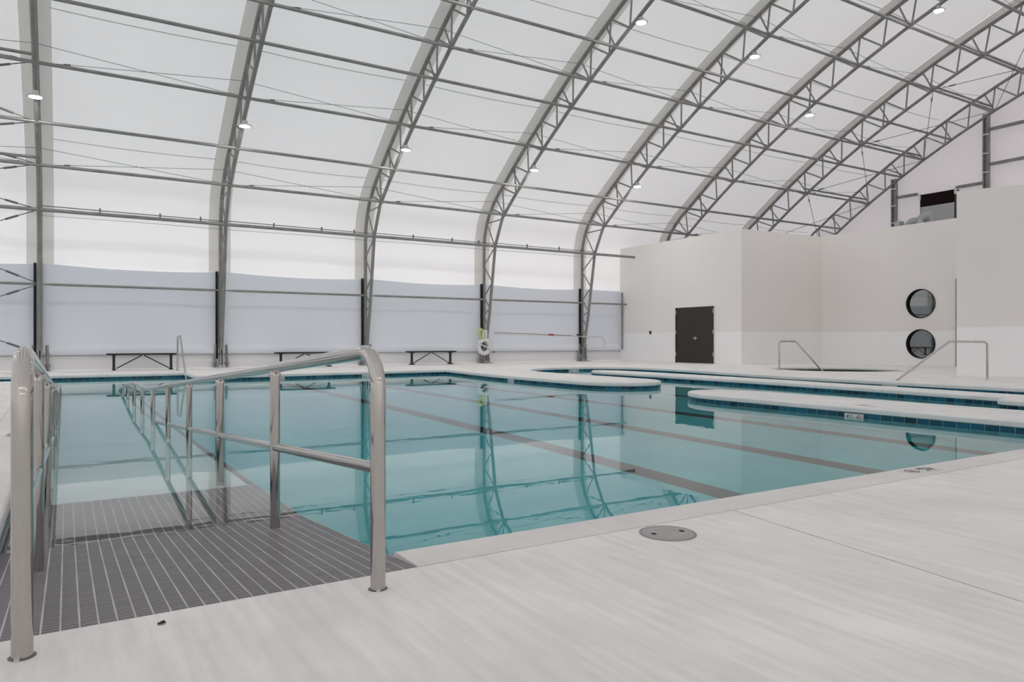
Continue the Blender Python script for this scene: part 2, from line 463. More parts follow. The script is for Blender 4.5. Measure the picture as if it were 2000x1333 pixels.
# round windows (set in shallow reveals)
for k, (wy, wz) in enumerate(((13.93, 2.18), (13.93, .77))):
    w = struct('window_%d' % (k + 1), None, None, (25.4, wy, wz))
    rr = .50; N = 64
    def ring(x, r): return [(x, wy + r * math.cos(2 * PI * i / N), wz + r * math.sin(2 * PI * i / N)) for i in range(N)]
    a, b_, c_, e = ring(25.385, rr + .012), ring(25.37, rr + .004), ring(25.37, rr - .012), ring(25.50, rr - .015)
    g = G()
    for p, q in ((a, b_), (b_, c_), (c_, e)):
        g.add(p + q, [(i, (i + 1) % N, N + (i + 1) % N, N + i) for i in range(N)], False)
    g.build('window_frame', M['blackgap'], w)
    G().add(ring(25.485, rr - .012), [tuple(range(N))]).build('glass_pane', M['glass_mirror'], w)

def cut_holes():
    # cut the two round openings through the window wall
    for o in [c for c in w3.children]:
        off = w3.location
        me = o.data; bm = bmesh.new(); bm.from_mesh(me); 
        cutter = bpy.data.meshes.new('cut'); cb = bmesh.new()
        for wy, wz in ((13.93, 2.18), (13.93, .77)):
            r1 = bmesh.ops.create_cone(cb, cap_ends=True, segments=64, radius1=.5, radius2=.5, depth=1.0, matrix=Matrix.Translation(Vector((25.4, wy, wz)) - off) @ Matrix.Rotation(PI / 2, 4, 'Y'))
        cb.to_mesh(cutter); cb.free(); bm.free()
        co_ = bpy.data.objects.new('cutter', cutter); C.objects.link(co_); co_.matrix_world = Matrix.Translation(off)
        bpy.context.view_layer.update()
        md = o.modifiers.new('b', 'BOOLEAN'); md.object = co_; md.operation = 'DIFFERENCE'; md.solver = 'EXACT'
        dg = bpy.context.evaluated_depsgraph_get(); nm = bpy.data.meshes.new_from_object(o.evaluated_get(dg))
        o.modifiers.clear(); o.data = nm; bpy.data.objects.remove(co_)
cut_holes()

# gable framing, louvre and ducts above the roof of the block
def gable_post(y, zt, lab):
    t = thing('gable_post', lab, 'post', (33.2, y, 5.0))
    G().box(33.12, 33.32, y - .11, y - .06, BH, zt).box(33.12, 33.32, y + .06, y + .11, BH, zt).box(33.2, 33.24, y - .06, y + .06, BH, zt).build('post_shaft', M['steel'], t)
    z = 5.6
    while z < zt - .4:
        G().box(33.10, 33.13, y - .14, y + .14, z, z + .05).build('strap', M['satin'], t); z += .8
gable_post(19.45, 8.5, 'grey steel gable post nearest the far corner left of the dark louver')
gable_post(15.45, 10.5, 'taller grey steel gable post right of the dark louver')
for y0, y1, z, lab in ((18.4, 19.34, 7.62, 'short grey girt between the left gable post and the louver frame top'),
                       (15.56, 16.7, 7.62, 'short grey girt between the louver frame and the tall gable post'),
                       (16.3, 19.34, 6.15, 'low grey girt running under the louver to the left gable post'),
                       (4.0, 15.34, 9.84, 'upper grey girt on the gable right of the tall post'),
                       (4.0, 15.34, 8.36, 'lower grey girt on the gable right of the tall post')):
    tag(G().box(33.2, 33.34, y0, y1, z - .06, z + .06).build('wall_girt', M['steel']), lab, 'girt')
lv = thing('wall_louver', 'dark brown horizontal slat louver in the gable above the white block', 'louver', (33.2, 17.5, 6.2))
ya, yb = 16.66, 18.12
G().box(33.05, 33.4, ya - .03, ya, 6.1, 7.52).box(33.05, 33.4, yb, yb + .03, 6.1, 7.52).box(33.05, 33.4, ya, yb, 7.48, 7.52).build('louver_frame', M['louver'], lv)
G().box(33.38, 33.42, ya, yb, 6.1, 7.48).build('louver_back', M['blackgap'], lv)
for k in range(8):
    z = 6.95 + k * .066
    G().add([(33.05, ya, z), (33.05, yb, z), (33.2, yb, z + .10), (33.2, ya, z + .10), (33.05, ya, z + .012), (33.05, yb, z + .012), (33.2, yb, z + .112), (33.2, ya, z + .112)],
            [(0, 1, 2, 3), (7, 6, 5, 4), (0, 4, 5, 1), (1, 5, 6, 2), (2, 6, 7, 3), (3, 7, 4, 0)]).build('louver_slat', M['louver'], lv)
G().box(33.03, 33.06, ya, yb, 6.1, 6.95).build('pale_panel', M['board'], lv)
for yy in (ya - .06, yb + .02):
    G().box(33.0, 33.06, yy - .04, yy + .05, 7.3, 7.56).build('corner_bracket', M['satin'], lv)
def duct(y, zt, r, lab):
    t = thing('duct_elbow', lab, 'duct', (31.6, y, BH))
    pts = fillet([(31.6, y, BH - .02), (31.6, y, zt), (31.6, y - .42, zt)], [r * 1.3], 10)
    rad = [r * (1 + .03 * (i % 2)) for i in range(len(pts))]
    G().tube(pts, rad, 18).build('duct_bend', M['duct'], t)
    for z in (BH + .15, BH + .45, BH + .75):
        G().cyl((31.6, y, z), r * 1.08, .05, 18).build('duct_collar', M['satin'], t)
duct(17.85, 6.12, .16, 'smaller pale foil duct elbow on the block roof below the louver, left one')
duct(17.3, 6.25, .20, 'larger pale foil duct elbow on the block roof below the louver, right one')
tag(G().bbox(31.4, 31.8, 18.15, 18.4, BH - .02, 6.2, .02).build('vent_box', M['duct']), 'pale upright vent box left of the duct elbows on the block roof', 'vent')

# ------------------------------------------------------------------ pool geometry
Z_W = -.135; CT = .078; CW = .28
def arc(cx, cyy, rx, ry, a0, a1, n):
    return [(cx + rx * math.cos(math.radians(a0 + (a1 - a0) * i / n)), cyy + ry * math.sin(math.radians(a0 + (a1 - a0) * i / n))) for i in range(n + 1)]
def resample(P, step=.5):
    out = [P[0]]
    for a, b in zip(P, P[1:]):
        L = math.hypot(b[0] - a[0], b[1] - a[1]); n = max(1, int(round(L / step)))
        out += [(a[0] + (b[0] - a[0]) * i / n, a[1] + (b[1] - a[1]) * i / n) for i in range(1, n + 1)]
    return out
def bez(pts, n=6):
    """Catmull-Rom through the points"""
    out = []
    for i in range(1, len(pts) - 2):
        p0, p1, p2, p3 = pts[i - 1:i + 3]
        for k in range(n):
            t = k / n
            out.append(tuple(.5 * (2 * p1[c] + (p2[c] - p0[c]) * t + (2 * p0[c] - 5 * p1[c] + 4 * p2[c] - p3[c]) * t * t + (3 * p1[c] - p0[c] - 3 * p2[c] + p3[c]) * t ** 3) for c in (0, 1)))
    out.append(pts[-2]); return out
outer = [(1.15, 2.80), (15.0, 2.80)]
outer += bez([(15.0, 3), (15.0, 7.5), (15.05, 9.4), (15.2, 12), (15.65, 14.4), (16.05, 16.6), (15.85, 18.4), (14.8, 19.35), (13.2, 19.3), (12.0, 18.35), (11.45, 16.9), (11.4, 14.9), (11.4, 13.5), (11.4, 12.6)], 6)
outer += arc(10.4, 12.6, 1.0, 1.2, 0, -180, 20)[1:]
outer += [(9.38, 14.5), (9.45, 16.5), (9.85, 19.75), (2.75, 19.45), (2.75, 21.65), (-9.0, 21.65), (-9.0, 18.9), (-.27, 18.9), (-.27, 2.555)]
POLY = resample(outer, .6)
def offs(P, d):
    """offset an open polyline to its right-hand side (outside of the pool) with mitres"""
    out = []; n = len(P)
    for i in range(n):
        a = Vector(P[max(i - 1, 0)]); p = Vector(P[i]); b = Vector(P[min(i + 1, n - 1)])
        t1 = (p - a).normalized() if i > 0 else (b - p).normalized(); t2 = (b - p).normalized() if i < n - 1 else t1
        n1 = Vector((t1.y, -t1.x)); n2 = Vector((t2.y, -t2.x)); m_ = (n1 + n2).normalized()
        q = p + m_ * (d / max(.35, m_.dot(n1))); out.append((q.x, q.y))
    return out
OUT = offs(POLY, CW)
OUT[0] = (1.15, 2.555)
OUT = [(x, 2.555) if abs(y - (2.8 - CW)) < .02 and i < 40 else (x, y) for i, (x, y) in enumerate(OUT)]
OUT = [(-.617, y) if abs(x - (-.27 - CW)) < .02 and y < 18.7 else (x, y) for x, y in OUT]
OUT[-1] = (-.617, 2.555)
OUTc = [(-.617 if (abs(x + .55) < .02) else x, y) for x, y in OUT]; OUT = OUTc

# deck slabs: a flat polygon with pool and spa openings, cut along the joints
SPA = (20.35, 13.75, 1.9)
spa_hole = arc(SPA[0], SPA[1], SPA[2] + .3, SPA[2] + .3, 0, 360, 40)[:-1]
rect = [(X0 + .02, -24.95), (33.4, -24.95), (33.4, 24.92), (X0 + .02, 24.92)]
loops = [[Vector((x, y, 0)) for x, y in rect], [Vector((x, y, 0)) for x, y in OUT], [Vector((x, y, 0)) for x, y in spa_hole]]
tris = tessellate_polygon(loops); flat = [v for lp in loops for v in lp]
floor = struct('floor')
def floor_piece(planes, name='deck_slab', z1=0.0, z0=-.10, gap=.0055, m='deck'):
    bm = bmesh.new(); vv = [bm.verts.new(v) for v in flat]
    for t in tris:
        try: bm.faces.new([vv[i] for i in t])
        except ValueError: pass
    for (px, py, nx, ny) in planes:      # keep the side the normal points away from
        n_ = Vector((nx, ny, 0)).normalized()
        bmesh.ops.bisect_plane(bm, geom=bm.verts[:] + bm.edges[:] + bm.faces[:], plane_co=Vector((px, py, 0)) - n_ * gap, plane_no=n_, clear_outer=True)
    if not bm.faces: bm.free(); return None
    loose = [v for v in bm.verts if not v.link_faces]; bmesh.ops.delete(bm, geom=loose, context='VERTS')
    for f in bm.faces:
        f.normal_update()
        if f.normal.z < 0: f.normal_flip()
    r = bmesh.ops.extrude_face_region(bm, geom=bm.faces[:])
    for e in r['geom']:
        if isinstance(e, bmesh.types.BMVert): e.co.z += z1 - z0
    for v in bm.verts: v.co.z += z0
    bmesh.ops.recalc_face_normals(bm, faces=bm.faces[:])
    me = bpy.data.meshes.new(name); bm.to_mesh(me); bm.free()
    return link(name, me, M[m], floor)
J = (2.91, 2.53, math.cos(math.radians(8.2)), -math.sin(math.radians(8.2)))   # the skewed control joint
def inv(p): return (p[0], p[1], -p[2], -p[3])
YJ = (0, 2.553, 0, 1)
J2 = (8.6, 2.5, 1, -.1); J0 = (-4.2, 2.5, 1, 0)
floor_piece([YJ, J, inv(J0)]); floor_piece([YJ, inv(J), J2]); floor_piece([YJ, inv(J2), (15.2, 0, 1, 0)]); floor_piece([YJ, (15.2, 0, -1, 0)]); floor_piece([YJ, J0])
LJ = (-.617, 0, 1, 0)
for a, b in ((2.553, 6.17), (6.17, 9.8), (9.8, 13.4), (13.4, 17.0), (17.0, 21.0)):
    floor_piece([(0, a, 0, -1), (0, b, 0, 1), LJ, (-4.2, 0, -1, 0)]); floor_piece([(0, a, 0, -1), (0, b, 0, 1), (-4.2, 0, 1, 0)])
floor_piece([(0, 21.0, 0, -1), (-.617, 0, 1, 0)])
floor_piece([(0, 2.553, 0, -1), (-.617, 0, -1, 0), (7.0, 0, 1, 0)]); floor_piece([(0, 2.553, 0, -1), (7.0, 0, -1, 0), (17.2, 0, 1, 0)]); floor_piece([(0, 2.553, 0, -1), (17.2, 0, -1, 0)])
floor_piece([], 'joint_filler', -.035, -.10, 0, 'subfloor')

# pool basin
basin = thing('pool_basin', 'large aqua swimming pool basin with concrete coping and blue waterline tiles', 'pool')
prof = [(1.0, 0.0), (.10, 0.0), (.045, -.003), (.014, -.012), (.0, -.028), (.0, -CT + .006), (.02, -CT), (1.0, -CT)]
def coping_piece(i0, i1, m, gap=.003):
    vs = []; K = len(prof)
    for i in range(i0, i1 + 1):
        p = Vector(POLY[i]); q = Vector(OUT[i]); w = (q - p).length
        sh = Vector((0, 0))
        if i in (i0, i1):
            j = i + 1 if i == i0 else i - 1
            sh = (Vector(POLY[j]) - p).normalized() * gap
        for t, z in prof:
            c_ = p + (q - p) * t + sh; vs.append((c_.x, c_.y, z))
    n = i1 - i0; fs = []
    for i in range(n):
        for k in range(K):
            a = i * K + k; b = i * K + (k + 1) % K; fs.append((a, a + K, b + K, b))
    fs.append(tuple(range(K))); fs.append(tuple(n * K + k for k in range(K))[::-1])
    me = mesh('coping_slab', vs, fs); link('coping_slab', me, m, basin)
i = 0; acc = 0; last = 0
for i in range(1, len(POLY)):
    p = POLY[i]; acc += math.hypot(p[0] - POLY[i - 1][0], p[1] - POLY[i - 1][1])
    corner = False
    if i < len(POLY) - 1:
        a = Vector(POLY[i]) - Vector(POLY[i - 1]); b = Vector(POLY[i + 1]) - Vector(POLY[i]); corner = a.angle(b) > .7
    if acc > (1.95 if last == 0 else 3.2) or corner or i == len(POLY) - 1:
        coping_piece(last, i, M['coping'] if last == 0 or POLY[last][1] < 3 else M['coping_far']); last = i; acc = 0
WALL = offs(POLY, .02)
def wall_strip(W, z0, z1, name, m, parent, closed=False):
    n = len(W); vs = [(x, y, z0) for x, y in W] + [(x, y, z1) for x, y in W]
    fs = [(i, (i + 1) % n, n + (i + 1) % n, n + i) for i in range(n if closed else n - 1)]
    return link(name, mesh(name, vs, fs), m, parent)
wall_strip(WALL, -1.5, -CT, 'basin_wall', M['plaster'], basin)
G().box(-.3, 1.17, 2.54, 2.56, -1.5, -.012).build('ramp_head_wall', M['plaster'], basin)
G().box(1.15, 1.17, 2.55, 2.83, -1.5, -CT).build('ramp_head_wall', M['plaster'], basin)
G().box(-9.3, 16.5, 2.4, 22, -1.52, -1.44).build('basin_floor', M['plaster'], basin)
for lx, y0 in ((4.72, 3.2), (6.5, 3.2), (8.3, 3.2), (10.6, 3.2)):
    G().box(lx - .13, lx + .13, y0, 19.0 if lx < 9 else 11.0, -1.44, -1.434).build('lane_line', M['lane'], basin)

# waterline tiles: 300 that show largest as parts, the rest joined
def tile_verts(p, t, nrm, L=.1455, z0=-CT - .152, z1=-CT - .004, th=.007):
    p = Vector((p[0], p[1], 0)); t = Vector((t[0], t[1], 0)); nn = Vector((nrm[0], nrm[1], 0)); e = .004
    vs = []
    for dep, g_ in ((0, 0), (th, e)):
        for u, z in ((-L / 2 + g_, z0 + g_), (L / 2 - g_, z0 + g_), (L / 2 - g_, z1 - g_), (-L / 2 + g_, z1 - g_)):
            vs.append(p + t * u + nn * dep + Vector((0, 0, z)))
    return vs, [(4, 5, 6, 7), (0, 1, 5, 4), (1, 2, 6, 5), (2, 3, 7, 6), (3, 0, 4, 7)]
TILE_ME = None
def tile_row(W, parent, cap, skip=None, closed=False):
    """W: polyline with the pool on its left"""
    global TILE_ME
    spots = []; pts = [Vector(p) for p in (W + [W[0]] if closed else W)]
    seg = [(pts[i + 1] - pts[i]).length for i in range(len(pts) - 1)]; tot = sum(seg); n = int(tot / .1525); st = tot / n
    i = 0; base = 0
    for k in range(n):
        s_ = (k + .5) * st
        while s_ > base + seg[i]: base += seg[i]; i += 1
        t = (pts[i + 1] - pts[i]).normalized(); p = pts[i] + t * (s_ - base); nn = Vector((-t.y, t.x))
        x, y, sz = proj_size((p.x, p.y, -.11))
        toward = -(Vector((p.x, p.y)).normalized()).dot(nn)
        sc_ = sz * max(toward, 0) if -60 < x < 2060 else 0
        spots.append((sc_, p, t, nn))
    spots.sort(key=lambda q: -q[0])
    vis = [s for s in spots if s[0] > 0][:cap]; rest = [s for s in spots if s not in vis]
    if TILE_ME is None:
        vs, fs = tile_verts((0, 0), (1, 0), (0, 1)); TILE_ME = mesh('waterline_tile', vs, fs); TILE_ME.materials.append(M['tile_blue'])
    for _, p, t, nn in vis:
        o = bpy.data.objects.new('waterline_tile', TILE_ME); C.objects.link(o); o.parent = parent
        o.location = (p.x, p.y, 0); o.rotation_euler = (0, 0, math.atan2(t.y, t.x))
    g = G()
    for _, p, t, nn in rest: g.add(*tile_verts(p, t, nn))
    if rest:
        o = g.build('waterline_tile_band', M['tile_blue_band'], parent); o['kind'] = 'stuff'
GR = offs(POLY, .013)
wall_strip(GR, -CT - .156, -CT, 'grout_band', M['grout'], basin)
tile_row(offs(POLY, .012), basin, 285)

# water: one closed body of water (absorbs red), cut by the two divider walls standing in it
WP = offs(POLY, .035) 
WP = [(1.16, 2.50)] + [WP[0]] + WP[1:-1] + [(-.305, 2.50)]
def div_outline(kind):
    if kind == 'B':
        P = [(10.25, 2.6), (10.25, 8.2)] + arc(9.55, 8.2, .70, 1.0, 0, 180, 24)[1:] + [(8.85, 2.6)]
    else:
        P = [(13.2, 2.6), (13.2, 5.6), (13.45, 8.0), (13.7, 10.5), (13.85, 13.0), (13.95, 15.6)]
        P = P + arc(13.42, 15.9, .52, 1.1, 10, 175, 20) + [(12.95, 14.6), (12.95, 12.0), (12.85, 10), (12.7, 8.0), (12.42, 5.75), (12.38, 5.5), (12.2, 5.42), (11.85, 5.36), (11.78, 5.2), (11.7, 4.0), (11.65, 2.6)]
    return P
water = tag(G().prism(WP, -1.49, Z_W).build('pool_water', M['water']), 'clear still aqua water filling the pool up to the blue tiles', 'water')
water['kind'] = 'stuff'

def divider(kind, label, ncap):
    P = div_outline(kind); Pr = resample(P, .5)
    t = thing('pool_divider', label, 'divider', (P[0][0], 6.0, 0))
    n = len(Pr); L3 = []
    # cap: rounded slab
    inner = offs(Pr, -.02); inner2 = offs(Pr, -.05)
    def orient(q): return q
    cen = Vector((sum(p[0] for p in Pr) / n, sum(p[1] for p in Pr) / n))
    # offs() goes to the right of travel; the outline runs counter-clockwise so its right side is outside
    ringz = [(offs(Pr, -.03), -CT), (offs(Pr, -.004), -CT + .002), (Pr, -CT + .012), (Pr, -.024), (offs(Pr, -.012), -.008), (offs(Pr, -.04), 0.0)]
    vs = []; fs = []
    for R_, z in ringz: vs += [(x, y, z) for x, y in R_]
    for k in range(len(ringz) - 1):
        for i in range(n - 1):
            fs.append((k * n + i, k * n + i + 1, (k + 1) * n + i + 1, (k + 1) * n + i))
    g = G().add(vs, fs, False)
    top = ringz[-1][0]; tr = tessellate_polygon([[Vector((x, y, 0)) for x, y in top]])
    g.add([(x, y, 0.0) for x, y in top], [q if (Vector(top[q[1]]) - Vector(top[q[0]])).cross(Vector(top[q[2]]) - Vector(top[q[0]])) > 0 else q[::-1] for q in [tuple(q) for q in tr]])
    g.build('concrete_cap', M['coping_far'], t)
    # inlaid joint line of the coping ring
    wallp = offs(Pr, -.02)
    o = wall_strip(wallp, -1.45, -CT + .002, 'divider_wall', M['plaster'], t); o.location = -t.location
    o = wall_strip(offs(Pr, -.013), -CT - .156, -CT + .001, 'grout_band', M['grout'], t); o.location = -t.location
    W = [(x, y) for x, y in offs(Pr, -.012)]
    # tiles face outwards: walk the outline backwards so that the water is on the left
    e = empty('tile_holder'); 
    tile_row(W[::-1], t, ncap)
    for c in t.children:
        if c.name.startswith('waterline_tile'):
            if c.get('kind') != 'stuff': c.location = c.location - t.location
    bpy.data.objects.remove(e)
    return t
divB = divider('B', 'near rounded concrete pool divider with white depth marker on blue tiles', 150)
divC = divider('C', 'farther long narrow concrete pool divider behind the near rounded one', 150)
# ring joints scored in the tops of the rounded tips
def joint_line(P, w, parent, z=.0006):
    a = offs(P, -w); b = offs(P, -w - .008); n = len(P)
    vs = [(x, y, z) for x, y in a] + [(x, y, z) for x, y in b]
    o = link('coping_joint', mesh('coping_joint', vs, [(i, i + 1, n + i + 1, n + i) for i in range(n - 1)]), M['lid'], parent)
    pl = Vector(parent.location); o.location = -pl
joint_line(resample(div_outline('B'), .5), .26, divB)

# depth markers
def marker(parent, p, face, num, plan_w=.30, h=.125, flat=False, unit=('FT', 'IN'), sym=True):
    """p: centre; face: horizontal unit vector the marker looks along (wall) or reading 'down' direction (flat)"""
    p = Vector(p); off = Vector(parent.location)
    fdir = Vector((face[0], face[1], 0)).normalized()
    if flat: xa = Vector((-fdir.y, fdir.x, 0)); ya_ = -fdir; za = Vector((0, 0, 1))
    else: za = fdir; ya_ = Vector((0, 0, 1)); xa = ya_.cross(za)
    R = Matrix((xa, ya_, za)).transposed().to_4x4(); R.translation = p - off
    root = link('depth_marker', None or (lambda g: (g.bbox(-plan_w / 2, plan_w / 2, -h / 2, h / 2, -.004, .004, .0015), mesh('depth_marker', g.v, g.f))[1])(G()), M['marker'], parent)
    root.matrix_local = R
    def txt(s, size, x, y, m='ink', sx=1.0):
        me = text_mesh(s, size)
        o = link('marker_lettering', me, M[m], root); o.location = (x, y, .0045); o.scale = (sx, 1, 1)
    hw = plan_w / 2
    txt(num, h * 1.0, -hw + h * .42, 0)
    if unit: txt(unit[0], h * .42, -hw + h * .98, h * .2); txt(unit[1], h * .42, -hw + h * .98, -h * .2)
    if sym:
        cx = hw - h * .55; r = h * .38; N = 28
        g = G(); A = [(cx + r * math.cos(2 * PI * k / N), r * math.sin(2 * PI * k / N), .0046) for k in range(N)]
        B = [(cx + r * .8 * math.cos(2 * PI * k / N), r * .8 * math.sin(2 * PI * k / N), .0046) for k in range(N)]
        g.add(A + B, [(k, (k + 1) % N, N + (k + 1) % N, N + k) for k in range(N)])
        g.add([(cx - r * .62, r * .52, .0052), (cx - r * .52, r * .62, .0052), (cx + r * .62, -r * .52, .0052), (cx + r * .52, -r * .62, .0052)], [(0, 1, 2, 3)])
        g2 = G().add([(cx + a * r, b * r, .0049) for a, b in ((-.1, -.5), (.12, -.5), (.45, .1), (.25, .2), (.05, -.1), (-.25, .25), (-.4, .15))], [tuple(range(7))])
        g2.add([(cx + (.05 + .13 * math.cos(a)) * r, (.38 + .13 * math.sin(a)) * r, .0049) for a in [2 * PI * k / 10 for k in range(10)]], [tuple(range(10))])
        o = link('no_diving_ring', mesh('no_diving_ring', g.v, g.f), M['redink'], root)
        o = link('no_diving_figure', mesh('no_diving_figure', g2.v, g2.f), M['ink'], root)
mz = -CT - .066
def on_row(px, plane, val):
    """x or y along a constant plane for a photo column"""
    u = (px - 1000) / F; s, c_ = math.sin(YAW), math.cos(YAW)
    if plane == 'X': return val * (c_ - s * u) / (s + c_ * u)
    return val * (s + c_ * u) / (c_ - s * u)
def on_line(P, px, lo, hi, d=.002):
    """first point of the outline seen in photo column px, nudged towards the pool"""
    u = (px - 1000) / F; sy_, cy_ = math.sin(YAW), math.cos(YAW)
    ray = Vector((sy_ + cy_ * u, cy_ - sy_ * u)); best = None
    for p, q in zip(P, P[1:]):
        p = Vector(p); q = Vector(q); e = q - p; den = ray.cross(e)
        if abs(den) < 1e-9: continue
        t = p.cross(e) / den; w = p.cross(ray) / den
        if 0 <= w <= 1 and lo < t < hi and (best is None or t < best[0]):
            n_ = Vector((-e.y, e.x)).normalized(); best = (t, p + e * w + n_ * d, n_)
    return best[1], best[2]
PB = resample(div_outline('B'), .5)[::-1]
for par, P, px, lo, hi, num, w_, h_ in ((divB, PB, 1668, 1, 99, '4', .27, .105), (basin, POLY, 717, 19, 23, '4', .30, .12), (basin, POLY, 545, 19, 23, '4', .30, .12),
                              (basin, POLY, 998, 15, 19, '4', .30, .12), (basin, POLY, 1121, 19.5, 30, '3', .40, .12), (basin, POLY, 1737, 14, 30, '3', .34, .12)):
    q, n_ = on_line(P, px, lo, hi)
    marker(par, (q.x, q.y, mz), n_, num, w_, h_)
marker(basin, (on_row(1795, 'Y', 2.68), 2.675, .001), (0, 1), '4', .33, .13, flat=True)
marker(basin, (-.42, 8.1, .001), (1, 0), '4', .33, .13, flat=True)
marker(divB, (9.1, on_row(1695, 'X', 9.1), .001), (-1, 0), '4', .30, .12, flat=True, sym=False)

# ------------------------------------------------------------------ access ramp with its tiles
S = .083
def rz(y):
    if y <= 10.9: return -S * (y - 2.555) - .004
    z = rz(10.9)
    if y <= 12.9: return z
    return max(z - S * (y - 12.9), -1.43)
ramp = thing('access_ramp', 'sloping pool entry ramp between the two handrails, grey mosaic tiled at its top', 'ramp', (.44, 2.6, -.3))
ys = [2.56, 5.35, 8, 10.9, 12.9, 18.2]
RX0, RX1 = -.285, 1.148
vs = []; 
for y in ys: vs += [(RX0, y, rz(y) - .006), (RX1, y, rz(y) - .006), (RX1, y, -1.46), (RX0, y, -1.46)]
fs = []
for i in range(len(ys) - 1):
    for k in range(4): fs.append((i * 4 + k, i * 4 + (k + 1) % 4, i * 4 + 4 + (k + 1) % 4, i * 4 + 4 + k))
fs.append((0, 3, 2, 1)[::-1]); fs.append(tuple(4 * (len(ys) - 1) + k for k in range(4)))
g = G().add(vs, fs); g.f = [f[::-1] for f in g.f]; g.build('ramp_slab', M['plaster_ramp'], ramp)
g = G().add([(RX0, 2.556, rz(2.556) + .0015), (1.15, 2.556, rz(2.556) + .0015), (1.15, 5.36, rz(5.36) + .0015), (RX0, 5.36, rz(5.36) + .0015)], [(0, 1, 2, 3)])
g.build('grout_bed', M['ramp_grout'], ramp)
G().add([(1.10, 5.36, rz(5.36)), (1.15, 5.36, rz(5.36)), (1.15, 10.9, rz(10.9)), (1.10, 10.9, rz(10.9)), (1.15, 12.9, rz(12.9)), (1.10, 12.9, rz(12.9)), (1.15, 17.5, rz(17.5)), (1.10, 17.5, rz(17.5))], [(0, 1, 2, 3), (3, 2, 4, 5), (5, 4, 6, 7)]).build('edge_line', M['lane'], ramp)
TX, TY = .0507, .0305; th = math.atan(S)
def rt_verts(L=TX - .0036, W=TY - .0034, h=.0029):
    e = .0008
    vs = [(a * (L / 2), b * (W / 2), -.002) for a, b in ((-1, -1), (1, -1), (1, 1), (-1, 1))] + [(a * (L / 2 - e), b * (W / 2 - e), h - .002) for a, b in ((-1, -1), (1, -1), (1, 1), (-1, 1))]
    return vs, [(4, 5, 6, 7), (0, 1, 5, 4), (1, 2, 6, 5), (2, 3, 7, 6), (3, 0, 4, 7)]
RT = mesh('mosaic_tile', *rt_verts()); RT.materials.append(M['ramp_tile'])
tl = []
nx = int((1.148 - (-.272)) / TX) + 1; ny = int(2.79 / TY)
for i in range(nx):
    for j in range(ny):
        x = -.067 + TX * (i - 4) + TX / 2 + .0005 * math.sin(i * 3.1 + j * .35); y = 2.558 + TY * (j + .5) + .0006 * random.uniform(-1, 1)
        if x > 1.148 - TX / 2 + .012 or x < -.285: continue
        px, py, sz = proj_size((x, y, rz(y)), .05)
        tl.append((sz if -20 < px < 2020 and py < 1340 else 0, x, y))
tl.sort(key=lambda q: -q[0])
for k, (s_, x, y) in enumerate(tl[:298]):
    o = bpy.data.objects.new('mosaic_tile', RT); C.objects.link(o); o.parent = ramp
    o.location = (x - ramp.location.x, y - ramp.location.y, rz(y) + .001 - ramp.location.z); o.rotation_euler = (-th, 0, random.uniform(-.004, .004))
g = G(); vs0, fs0 = rt_verts(); cth, sth = math.cos(th), math.sin(th)
for (s_, x, y) in tl[298:]:
    g.add([(x + a, y + b * cth + c_ * sth, rz(y) + .001 - b * sth + c_ * cth) for a, b, c_ in vs0], fs0)
o = g.build('mosaic_tile_field', M['ramp_tile_field'], ramp); o['kind'] = 'stuff'

# ------------------------------------------------------------------ stainless handrails of the ramp
def tube_obj(name, pts, r, parent, m='chrome', n=20):
    return G().tube(pts, r, n).build(name, M[m], parent)
RR = .0265
def top_z(y):
    if y < 10.8: return .836 - .0735 * (y - 2.42)
    if y < 13.2: return .22 - .012 * (y - 10.8)
    return .19 - .084 * (y - 13.2)
def handrail(x, label, postys):
    t = thing('handrail', label, 'handrail', (x, 2.4, 0))
    pts = fillet([(x, 2.4, -.02), (x, 2.4, top_z(2.4)), (x, 10.8, top_z(10.79)), (x, 13.2, top_z(13.19)), (x, 16.85, top_z(16.85)), (x, 16.95, rz(16.95))], [.125, .12, .12, .1], 14)
    tube_obj('top_rail', pts, RR, t, n=28)
    tube_obj('mid_rail', [(x, 2.4, top_z(2.4) - .415), (x, 10.8, top_z(10.79) - .415), (x, 13.2, top_z(13.19) - .415), (x, 16.4, top_z(16.4) - .415)], .021, t)
    for y in postys:
        tube_obj('post', [(x, y, rz(y) - .003), (x, y, top_z(y) - .005)], RR * .96, t)
        if y < 7: G().lathe((x, y, 0), [(RR * 1.18, top_z(y) - .045), (RR * 1.2, top_z(y) - .035), (RR, top_z(y) - .02)], 20).build('weld_collar', M['chrome'], t)
    g = G().lathe((x, 2.4, .0), [(RR * 1.0, .002), (RR * 1.2, .0015), (RR * 1.3, .0005)], 28)
    g.build('sealant_ring', M['cable'], t)
    g = G()
    for a in (-1.9, ): g.cyl((x + math.cos(a) * RR * 1.22, 2.4 + math.sin(a) * RR * 1.22, .0), .008, .008, 8)
    g.build('set_screw', M['satin'], t)
    return t
PY = [3.87, 5.46, 6.98, 8.55, 10.15, 11.65, 13.15, 14.6, 15.9]
handrail(.93, 'right hand stainless tube handrail of the ramp, between ramp and open pool', PY)
handrail(-.104, 'left hand stainless tube handrail of the ramp, beside the left deck', [3.6, 5.3, 6.98, 8.55, 10.15, 11.65, 13.15, 14.6, 15.9])

